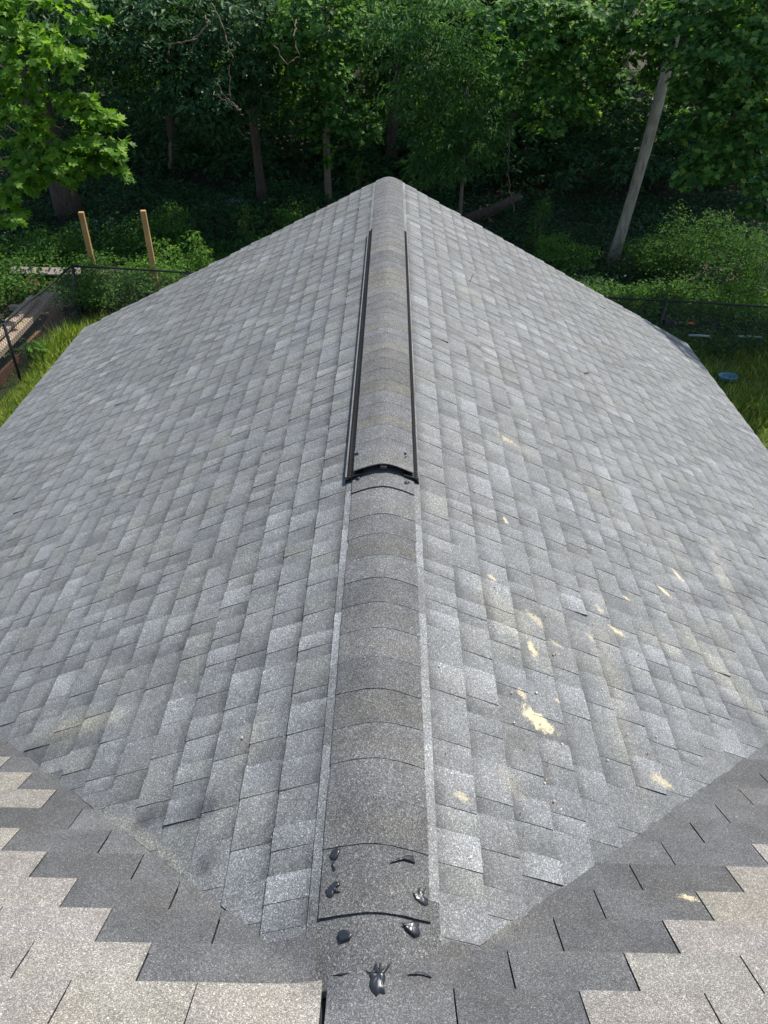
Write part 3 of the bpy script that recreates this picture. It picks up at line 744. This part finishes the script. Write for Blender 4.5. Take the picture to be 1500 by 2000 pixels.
tree('deep_shade_tree', 'dark trunk in shade behind the far ridge end', (0.05, 28, 0), (.1, 28.2, 15), .20, M_BARKB, M_LDRK, OVAL,
     [(760, 60, 24, 1.3, 1, .9, 1100), (700, 140, 25, 1.0, .8, .8, 700)], .2, cr(0.2, 27.5, 10, 3.6, 3.2, 3.4, 6000, .4))
tree('fine_leaved_tree', 'young tree with thin pale stem and fine soft green leaves right of the ridge end', (2.0, 21.5, 0), (1.9, 21.4, 9), .055, M_BARKT, M_LFIN, LANCE,
     [(790, 30, 19.0, 0.94, 0.73, 0.62, 1800), (830, 110, 19.2, 1.04, 0.73, 0.62, 2000), (880, 50, 19.0, 1.04, 0.73, 0.62, 1900), (810, 190, 19.6, 0.83, 0.62, 0.62, 1500), (900, 180, 19.6, 0.83, 0.62, 0.62, 1600), (850, 250, 20.0, 0.83, 0.62, 0.52, 1500), (930, 250, 20.0, 0.83, 0.62, 0.52, 1500), (870, 320, 20.5, 0.94, 0.62, 0.42, 1500), (950, 280, 20.4, 0.62, 0.52, 0.42, 900), (830, 330, 20.8, 0.62, 0.52, 0.42, 800), (960, 110, 19.8, 0.62, 0.52, 0.62, 900)],
     .155, cr(1.9, 22.3, 7.4, 1.6, 1.4, 1.5, 800, .3))
tree('leaning_tree', 'tall bare grey trunk leaning right with peeling bark', (5.93, 20.0, 0), (7.3, 20.3, 14), .14, M_BARKG, M_LMID, LOBED,
     [(1010, 60, 18.0, .9, .7, .6, 1040), (1080, 40, 17.8, .9, .7, .6, 1040), (1150, 60, 17.8, .7, .6, .6, 832), (1100, 140, 18.2, .8, .7, .5, 896), (1060, 230, 18.6, .6, .5, .35, 576), (1160, 140, 18.2, .5, .5, .5, 512), (1010, 150, 18.8, .6, .6, .6, 608), (1130, 200, 18.6, .5, .5, .35, 416), (1220, 30, 18.6, .8, .6, .5, 672), (1300, 40, 17.4, .6, .5, .5, 600), (1255, 80, 17.8, .5, .5, .35, 400), (1340, 100, 17.0, .4, .4, .4, 300), (1200, 170, 19.5, .4, .4, .5, 320)],
     .135, cr(7.8, 25.2, 10, 4.6, 3.2, 3.0, 4200, .42), trunk_amp=.02, r1=.10, lowlimb=6.6)
tree('broad_leaved_tree', 'broad leaved tree filling the upper right corner with mid green lobed leaves', (9.6, 16.6, 0), (9.3, 17.4, 13), .24, M_BARKB, M_LMID, LOBED,
     [(1440, 60, 15.2, .8, .6, .6, 992), (1380, 120, 15.6, .6, .5, .5, 672), (1470, 150, 15.0, .6, .5, .5, 672), (1400, 210, 15.4, .6, .5, .5, 688), (1480, 250, 15.0, .5, .5, .5, 576), (1420, 290, 15.4, .6, .5, .4, 672), (1370, 330, 15.6, .45, .4, .35, 448), (1470, 350, 15.2, .5, .5, .35, 544), (1350, 250, 16, .4, .4, .4, 352), (1490, 400, 15.2, .3, .4, .25, 256), (1360, 40, 16.2, .6, .5, .5, 480)],
     .135, cr(9.6, 17.6, 9.6, 3.4, 2.8, 3.0, 1500, .42), extra=[((7.05, 12.35, 10.0), (.95, .9, .5), 900)])
# trees deeper in the wood: a prototype and copies, each with trunk and crown of its own
def copy_tree(o, loc, rz, sc, label):
    c = o.copy(); COL.objects.link(c); c.location = loc; c.rotation_euler = (0, 0, rz); c.scale = (sc, sc, sc); c['label'] = label
    for ch in list(o.children):
        d = ch.copy(); COL.objects.link(d); d.parent = c
    return c
pr = empty('woodland_tree', (-7.2, 27.5, float(gh(-7.2, 27.5))), 'slender shaded trunk far back in the wood, leftmost of the far trees', 'tree', 'trees deep in the wood')
pp = trunk(pr, Vector((-7.2, 27.5, pr.location.z)), Vector((-7.0, 27.6, 15)), .17, .06, M_BARKB, .012)
lv = Leaves(); lv.canopy((-7.1, 27.6, 10.5), (3.9, 3.9, 3.6), 4300, .42)
for k in range(9):
    a = k*2.4; lv.clump((-7.1+2.0*math.cos(a), 27.6+2.0*math.sin(a), 3.6+.35*k), (1.2, 1.2, .6), 520, .2); limb(pr, pp[4+k//2], (-7.1+2.0*math.cos(a), 27.6+2.0*math.sin(a), 3.6+.35*k), .05, M_BARKB)
lv.build('crown', OVAL, M_LFAR, pr)
far = [(-2.6, 31.5, 1.1, .95, 'shaded trunk far back between the slim tan trunk and the vine hung tree'), (4.4, 30.5, 2.0, 1.0, 'dark tree in the wood behind the fine leaved young tree'),
       (11.6, 28.5, 3.1, 1.05, 'dark tree deep in shade right of the leaning grey trunk'), (-12.5, 29.0, 4.0, 1.0, 'far tree behind the bright poplar at the left edge'),
       (3.0, 33.5, 5.0, 1.05, 'far tree seen dimly above the right side of the ridge end'), (12.8, 31, .6, 1.1, 'far tree dim behind the upper right corner foliage'),
       (7.6, 35.0, 1.7, 1.1, 'far tree behind the top of the leaning grey trunk'), (-6.0, 36.0, 2.7, 1.1, 'far dim tree behind the vine hung tree')]
for (x, y, rz, sc, lab) in far: copy_tree(pr, (x, y, float(gh(x, y))), rz, sc, lab)
# the mass of the wood behind
lv = Leaves()
for k in range(460):
    y = rng.uniform(33, 58); x = rng.uniform(-.55, .55)*y*1.15; z = float(gh(x, y))+.4+11*rng.random()**1.6
    lv.clump((x, y, z), (2.0, 1.8, 1.2), 260, .42, spray=20)
tag(lv.build('far_woods', OVAL, M_LFAR), 'dense green wood behind all the single trees', 'woods', None, 'stuff')

# ------------------------------------------------------------------ undergrowth and grass
def ground_leaves(name, regions, size, mat, tmpl, label, cat):
    lv = Leaves()
    for (x0, x1, y0, y1, hh, n, sc) in regions:
        m = n//14; cx = rng.uniform(x0, x1, m); cy = rng.uniform(y0, y1, m)
        h = hh*(.25+.75*(.5+.5*np.sin(cx*1.7+np.sin(cy*1.3)*1.5)*np.cos(cy*1.1+cx*.4)))*rng.random(m)**.5
        h *= np.clip(np.hypot(cx-5.75, (cy-18.9)*.55)-.2, .12, 1)          # trodden bare round the foot of the leaning trunk
        idx = np.repeat(np.arange(m), 14); q = len(idx)
        C = np.stack([cx, cy, gh(cx, cy)+h+.04], 1)[idx]+rng.normal(size=(q, 3))*np.array((.16, .16, .08)); C[:, 2] = np.maximum(C[:, 2], .03)
        lv.raw(C, rng.normal(size=(q, 3))*np.array((1, 1, .5)), unit(np.array((0, -.3, 1.0))+rng.normal(size=(q, 3))*.45), size*sc*(.6+.8*rng.random(q)))
    return tag(lv.build(name, tmpl, mat), label, cat, None, 'stuff')
ground_leaves('undergrowth', [(-11, -1, 15.6, 19.5, .8, 36000, .9), (3, 13, 14.2, 17.6, .45, 30000, .9)], .105, M_LUND, OVAL, 'low tangled green ground cover just behind the fence', 'undergrowth')
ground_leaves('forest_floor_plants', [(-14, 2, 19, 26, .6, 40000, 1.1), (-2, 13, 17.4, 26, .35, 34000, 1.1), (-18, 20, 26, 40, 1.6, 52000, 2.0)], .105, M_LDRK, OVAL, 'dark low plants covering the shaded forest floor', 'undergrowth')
lv = Leaves()
for k in range(95):                                        # leafy understory that closes the view between the trunks
    y = rng.uniform(24.5, 33); x = rng.uniform(-.5, .5)*y; z = float(gh(x, y))+rng.uniform(.3, 4.6)
    lv.clump((x, y, z), (1.1, .9, .6), 300, .17, spray=20)
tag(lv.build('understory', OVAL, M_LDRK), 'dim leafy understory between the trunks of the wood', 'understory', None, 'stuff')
def grass(regions):
    C, D, N, S_ = [], [], [], []
    for (x0, x1, y0, y1, n, h) in regions:
        p = np.stack([rng.uniform(x0, x1, n), rng.uniform(y0, y1, n), np.zeros(n)], 1)
        d = np.array((0, 0, 1.0))+rng.normal(size=(n, 3))*np.array((.45, .45, .1)); nn = rng.normal(size=(n, 3))*np.array((1, 1, .3))
        hh = h*(.5+.8*rng.random(n))*(1+.6*np.sin(p[:, 0]*2.1)*np.sin(p[:, 1]*1.7))
        C.append(p); D.append(d); N.append(nn); S_.append(hh)
    V = np.array([(-.05, 0, 0), (.05, 0, 0), (.032, .55, .05), (-.032, .55, .05), (.0, 1, .22)]); Fc = np.array([(0, 1, 2), (0, 2, 3), (3, 2, 4)])
    return tag(link('grass', leaf_mesh('grass', np.concatenate(C), np.concatenate(D), np.concatenate(N), np.concatenate(S_), (V, Fc)), M_GRASS), 'unmown yard grass around the house', 'grass', None, 'stuff')
grass([(-7.0, -3.4, 8.5, 15.0, 30000, .16), (-6.6, -4.6, 11.5, 15.2, 9000, .26), (3.2, 9.5, 8.5, 14.6, 42000, .13), (4.5, 9.5, 13.2, 15.0, 8000, .24)])
def shrub(name, label, base, r, h, n, size, mat, tmpl, nstem=5, group=None):
    base = Vector(base); base.z = float(gh(base.x, base.y)); root = empty(name, base, label, 'shrub', group)
    lv = Leaves()
    for k in range(nstem):
        a = random.uniform(0, 6.28); e = base+Vector((math.cos(a)*r*.6, math.sin(a)*r*.6, h*random.uniform(.6, 1)))
        mb = MB(); mb.tube(wobble(base, e, 6, .08), [.014*(1-.12*i) for i in range(7)], 5); mb.build('stem', M_VINE, root)
        lv.clump(e-Vector((0, 0, h*.22)), (r*.55, r*.55, h*.36), n//nstem, size, spray=16, face=-.5)
    lv.build('foliage', tmpl, mat, root); return root
G1, G2 = 'bushes behind the right fence', 'bushes along the left fence'
shrub('bush', 'leafy green bush just right of the foot of the leaning grey trunk', onz(1275, 560, 0)+Vector((.2, .8, 0)), .9, 1.1, 3400, .075, M_LUND, OVAL, 8, G1)
shrub('bush', 'tallest mid green bush behind the right fence rail', onz(1350, 560, 0)+Vector((0, .6, 0)), 1.0, 1.75, 4800, .075, M_LUND, OVAL, 10, G1)
shrub('bush', 'green bush at the right edge behind the fence rail', onz(1490, 590, 0)+Vector((0, .7, 0)), .9, 1.45, 3600, .075, M_LUND, OVAL, 8, G1)
shrub('bush', 'yellow green bush where the right rake meets the fence', onz(1125, 555, 0)+Vector((0, 1.0, 0)), .8, .9, 3000, .065, M_LLIT, OVAL, 8, G1)
shrub('feathery_weed', 'tall feathery green weed standing above the right rake', onz(1062, 540, 0)+Vector((0, 1.6, 0)), .22, 1.7, 900, .10, M_LUND, LANCE, 5)
shrub('bush', 'low vine tangle climbing the right end of the fence rail', onz(1450, 640, 0)+Vector((0, .1, 0)), .7, 1.2, 1500, .08, M_LLIT, OVAL, 6, G1)
shrub('bush', 'sunlit bush hugging the left rake below the second wood post', onz(325, 600, 0)+Vector((0, .25, 0)), .75, 1.15, 3000, .075, M_LLIT, OVAL, 9, G2)
shrub('bush', 'bushy vines around the fence corner post', onz(180, 610, 0)+Vector((.2, .4, 0)), .7, 1.05, 2600, .08, M_LUND, OVAL, 8, G2)
shrub('bush', 'dark bush between the fence corner and the left rake', onz(230, 620, 0)+Vector((0, .2, 0)), .7, .9, 2600, .07, M_LUND, OVAL, 8, G2)
shrub('bush', 'pale green bush beyond the left fence at the photo edge', (-7.7, 13.6, 0), .75, 1.0, 2600, .085, M_LLIT, OVAL, 8, G2)
shrub('bush', 'small leafy plant at the foot of the left chain link fence', onz(75, 715, 0)+Vector((-.1, .1, 0)), .25, .45, 260, .11, M_LLIT, OVAL, 4, G2)
shrub('spiky_weed', 'spiky bright weed rising over the left rake', onz(385, 590, 0)+Vector((0, .5, 0)), .25, 1.45, 800, .11, M_LLIT, LANCE, 6)
shrub('spiky_weed', 'slim yellow green weed in the brush right of the bright weeds', onz(470, 520, 0)+Vector((0, 1.2, 0)), .22, 1.2, 600, .09, M_LLIT, LANCE, 5)
shrub('sapling', 'small olive sapling beside the slim tan trunk', onz(705, 400, 0)+Vector((0, .2, 0)), .4, 1.7, 700, .10, M_LLIT, LANCE, 5)
for k, (u, v, yy, lab) in enumerate(((300, 425, 19.5, 'mid green shrub behind the second wood post top'), (560, 400, 21, 'mid green shrub in shade above the left rake'), (120, 480, 18.5, 'dark shrub left of the first wood post'))):
    p = aty(u, v, yy); shrub('bush', lab, (p.x, p.y, 0), .9, 1.1, 2400, .09, M_LUND, OVAL, 8, 'shrubs in the shade of the wood')

# ------------------------------------------------------------------ fence
def fence(a, b, name, label, nposts, h=1.14, skip=(), wire=.0025):
    a, b = Vector(a), Vector(b); root = empty(name, a, label, 'fence', 'black chain link fence runs'); d = b-a; L = d.length; t = d.normalized()
    for k in range(nposts):
        if k in skip: continue
        p = a+d*k/(nposts-1); mb = MB(); mb.tube([p, p+Vector((0, 0, h+.03))], .028, 10); mb.tube([p+Vector((0, 0, h+.03)), p+Vector((0, 0, h+.06))], [.034, .012], 10); mb.build('post', M_FENCE, root, True)
    mb = MB(); n = 24; mb.tube([a+d*i/n+Vector((0, 0, h+.012*math.sin(i*.9))) for i in range(n+1)], .021, 10); mb.build('top_rail', M_FENCE, root, True)
    mb = MB(); st = .075; k = -h
    side = t.cross(Vector((0, 0, 1)))*.006
    while k < L:
        for dr in (1, -1):
            x0, x1 = k, k+h; z0, z1 = (.03, h-.02) if dr > 0 else (h-.02, .03)
            if x0 < 0: z0 = z0+(z1-z0)*(-x0/h); x0 = 0
            if x1 > L: z1 = z0+(z1-z0)*((L-x0)/(x1-x0)); x1 = L
            if x1-x0 > .02: mb.tube([a+t*x0+side*dr+Vector((0, 0, z0)), a+t*x1+side*dr+Vector((0, 0, z1))], wire, 3, False)
        k += st
    mb.build('chain_link', M_FENCE, root)
CF = onz(165, 624, 0)
fence((-6.78, 9.4, 0), (CF.x, CF.y, 0), 'chain_link_fence', 'black chain link fence running along the left yard edge', 3, wire=.0036)
fence((CF.x+.04, CF.y, 0), (12.5, 13.5, 0), 'chain_link_fence', 'black chain link fence across the back behind the roof', 9, skip=(0,))
# wooden posts behind the fence
def wood_post(u1, v1, y, u2, v2, label):
    top = aty(u1, v1, y); bot = aty(u2, v2, y); d = (top-bot).normalized(); base = top-d*(top.z/d.z+.25)
    mb = MB(); w = .052; V = []
    ax = Vector((1, .12, 0)).normalized(); ay = Vector((-.12, 1, 0)).normalized()
    for p, k in ((base, 1), (top-d*.012, 1), (top, .88)):
        for sx, sy in ((-1, -1), (1, -1), (1, 1), (-1, 1)): V.append(p+ax*w*sx*k+ay*w*sy*k)
    Fc = [(0, 3, 2, 1), (8, 9, 10, 11)]
    for r in (0, 4):
        for q in range(4): Fc.append((r+q, r+(q+1) % 4, r+4+(q+1) % 4, r+4+q))
    mb.add(V, Fc); return tag(mb.build('wood_post', M_POST), label, 'post', 'new wood posts behind the fence')
wood_post(158, 414, 16.4, 187, 540, 'tan wood post nearer the left edge behind the fence')
wood_post(279, 411, 16.0, 304, 545, 'tan wood post nearer the roof behind the fence')
# lumber lying behind the left fence
def board(a, b, w, t, mat, label, roll=0, name='board', grp='old boards behind the left fence'):
    a, b = Vector(a), Vector(b); d = (b-a); L = d.length; yaw = math.atan2(d.y, d.x); pit = -math.asin(d.z/L)
    rot = (Matrix.Rotation(yaw, 3, 'Z') @ Matrix.Rotation(pit, 3, 'Y') @ Matrix.Rotation(roll, 3, 'X'))
    mb = MB(); n = 5; V = []
    for i in range(n+1):
        x = -L/2+L*i/n; sag = -.01*L*(1-(2*i/n-1)**2)
        for (y, z) in ((-w/2, -t/2), (w/2, -t/2), (w/2, t/2), (-w/2, t/2)): V.append((a+b)/2+rot @ Vector((x, y+random.uniform(-.003, .003), z+sag)))
    Fc = [(0, 1, 2, 3)[::-1], tuple(n*4+k for k in range(4))]
    for i in range(n):
        for k in range(4): Fc.append((i*4+k, i*4+(k+1) % 4, i*4+4+(k+1) % 4, i*4+4+k))
    mb.add(V, Fc); return tag(mb.build(name, mat), label, 'board', grp)
A = onz(20, 528, .55); B = onz(243, 530, .55)
board(A, B, .20, .045, M_GREYB, 'long grey weathered board lying level behind the wood posts', .5)
board(onz(30, 592, .08), onz(70, 545, .5), .42, .04, M_REDB, 'short reddish brown board leaning beneath the grey board', .2)
board(onz(20, 600, .3), onz(105, 603, .3), .12, .09, M_PALET, 'short pale timber lying across behind the left bush', 0)
board((-6.98, 10.2, .52), (-7.05, 15.4, .5), .20, .10, M_PALET, 'long pale sunlit timber along the top of the stack by the fence', 0, 'timber')
board((-6.90, 10.0, .16), (-6.88, 15.2, .15), .07, .26, M_BROWNB, 'long brown timber standing on edge at the fence foot', 0, 'timber')
board((-7.25, 10.2, .30), (-7.3, 15.3, .28), .16, .14, M_BROWNB, 'dark brown timber under the pale timber by the fence', 0, 'timber')
board((-7.15, 12.4, .62), (-7.2, 15.0, .60), .22, .05, M_PALET, 'short pale plank laid on top of the long timber', .05, 'timber')
board((-7.6, 10.8, .10), (-7.75, 12.6, .08), .25, .12, M_GREYB, 'grey timber end lying in the plant bed at the left edge', 0, 'timber')
shrub('bush', 'sunlit pale leafy plant growing in the timber bed', (-7.45, 12.3, 0), .55, .85, 1900, .10, M_LLIT, OVAL, 7, G2)
# right hand side: earth bank, pipe, tub, flower, bag, log, vines
p = onz(1420, 665, 0); mb = MB(); V = []; n = 26
for i in range(n+1):
    x = p.x-1.3+5.2*i/n
    for k, (yy, z) in enumerate(((-.35, -.02), (-.2, .20), (0, .27), (.35, .22), (.7, -.02))): V.append((x, p.y+.35+yy+.05*math.sin(i*1.9+k), z*(1+.25*math.sin(i*1.3+k*.7)) if z > 0 else z))
mb.add(V, [(i*5+k, (i+1)*5+k, (i+1)*5+k+1, i*5+k+1) for i in range(n) for k in range(4)])
o = mb.build('earth_bank', mat_plain('dark_earth', (.045, .032, .028), .95, .5, 18, bump=.8), None, True); o['kind'] = 'structure'
M_WHITE = mat_plain('dull_white_plastic', (.55, .56, .6), .4, .2, 15)
for (u1, u2, v, lab) in ((1345, 1385, 655, 'short white pipe lying on the dark bank nearer the roof'), (1440, 1490, 657, 'white pipe end lying on the dark bank at the right edge')):
    a = onz(u1, v, .28); b = onz(u2, v+2, .28); mb = MB(); mb.tube([a, a.lerp(b, .5)+Vector((0, 0, .01)), b], .022, 10); tag(mb.build('pipe', M_WHITE, None, True), lab, 'pipe', 'white pipes on the bank')
def lathe(mb, c, prof, n=28, sx=1, sy=1):
    V = []; Fc = []
    for (r, z) in prof:
        for k in range(n): th = 2*math.pi*k/n; V.append((c[0]+r*sx*math.cos(th), c[1]+r*sy*math.sin(th), c[2]+z))
    for i in range(len(prof)-1):
        for k in range(n): Fc.append((i*n+k, i*n+(k+1) % n, (i+1)*n+(k+1) % n, (i+1)*n+k))
    mb.add(V, Fc)
c = onz(1420, 741, .04); mb = MB(); lathe(mb, c, [(.001, .012), (.15, .012), (.165, .08), (.18, .085), (.185, .078), (.17, 0), (.001, 0)], sx=1, sy=.75)
tag(mb.build('tub', mat_plain('blue_plastic', (.10, .24, .30), .4, .1, 6), None, True), 'shallow blue plastic tub lying in the right hand grass', 'tub')
c = onz(1348, 640, .35); root = empty('flower', (c.x, c.y, 0), 'single orange flower beside the right fence', 'flower'); mb = MB()
mb.tube([(c.x, c.y, 0), (c.x+.02, c.y, .25), (c.x, c.y, .42)], .006, 5); mb.build('stem', M_LUND, root)
lv = Leaves(); q = 12; a = np.arange(q)*2*math.pi/q; lv.raw(np.tile(np.array((c.x, c.y, .42)), (q, 1)), np.stack([np.cos(a), np.sin(a), np.full(q, .45)], 1), np.tile(np.array((0, 0, 1.0)), (q, 1)), np.full(q, .09))
lv.build('petals', OVAL, mat_plain('orange_petal', (.75, .16, .03), .5, .1, 8), root)
c = onz(462, 402, .15); V = []; n = 18; mb = MB()
for i in range(9):
    f = i/8
    for k in range(n):
        th = 2*math.pi*k/n; r = math.sin(math.pi*min(.97, f*.9+.06))*(.24+.07*math.sin(3*th+i)+.05*math.sin(7*th+2*i)); V.append((c.x+1.3*r*math.cos(th), c.y+.7*r*math.sin(th), float(gh(c.x, c.y))+.03+.26*f+.03*math.sin(5*th+i)))
mb.add(V, [(i*n+k, i*n+(k+1) % n, (i+1)*n+(k+1) % n, (i+1)*n+k) for i in range(8) for k in range(n)])
tag(mb.build('plastic_bag', M_WHITE), 'crumpled white plastic bag on the shaded forest floor', 'bag')
a = onz(905, 432, .25); b = onz(985, 400, .8); mb = MB(); mb.tube(wobble(a, b+Vector((.5, .4, .15)), 10, .04), [.17-.006*i for i in range(11)], 12); tag(mb.build('fallen_log', M_BARKB, None, True), 'fallen brown log slanting behind the right rake', 'log')
def vine(pts, r, label, grp='woody vines hanging in the trees'):
    P = []; 
    for (u, v, y) in pts: P.append(aty(u, v, y))
    full = []
    for i in range(len(P)-1):
        for k in range(6): f = k/6; full.append(P[i].lerp(P[i+1], f)+Vector((random.uniform(-.03, .03), random.uniform(-.05, .05), random.uniform(-.02, .02))))
    full.append(P[-1]); mb = MB(); mb.tube(full, r, 6); return tag(mb.build('vine', M_VINE, None, True), label, 'vine', grp)
vine([(995, 250, 18.5), (992, 320, 18.5), (996, 370, 18.4), (1003, 415, 18.4)], .014, 'pale thin vine hanging down right of the fine leaved tree')
vine([(412, 5, 17.3), (440, 60, 17.0), (452, 110, 16.9), (448, 160, 16.9), (452, 195, 17)], .012, 'thin vine hanging straight down through the dark leaves left of centre')
vine([(400, 30, 17.2), (408, 45, 17.0), (375, 80, 16.9), (335, 85, 17.0), (325, 120, 17.0)], .014, 'thick vine looping left among the dark leaves')
vine([(412, 40, 17.2), (385, 75, 16.9), (370, 100, 16.9)], .010, 'short vine forking off the looping vine')
vine([(425, 160, 17.2), (440, 190, 17.0), (460, 205, 17.0), (475, 225, 17.1)], .010, 'lower tangled vine above the deep shade')
vine([(415, 180, 17.2), (445, 200, 17.0), (470, 215, 17.0)], .010, 'second tangled vine beside the lower one')
vine([(578, 40, 19), (575, 70, 18.2), (585, 110, 18.2), (560, 125, 18.2), (535, 90, 18.4)], .012, 'vine curving up between two leafy trees left of the ridge')
vine([(333, 280, 24), (332, 330, 24)], .05, 'short pale stub of a dead sapling in the left shade')
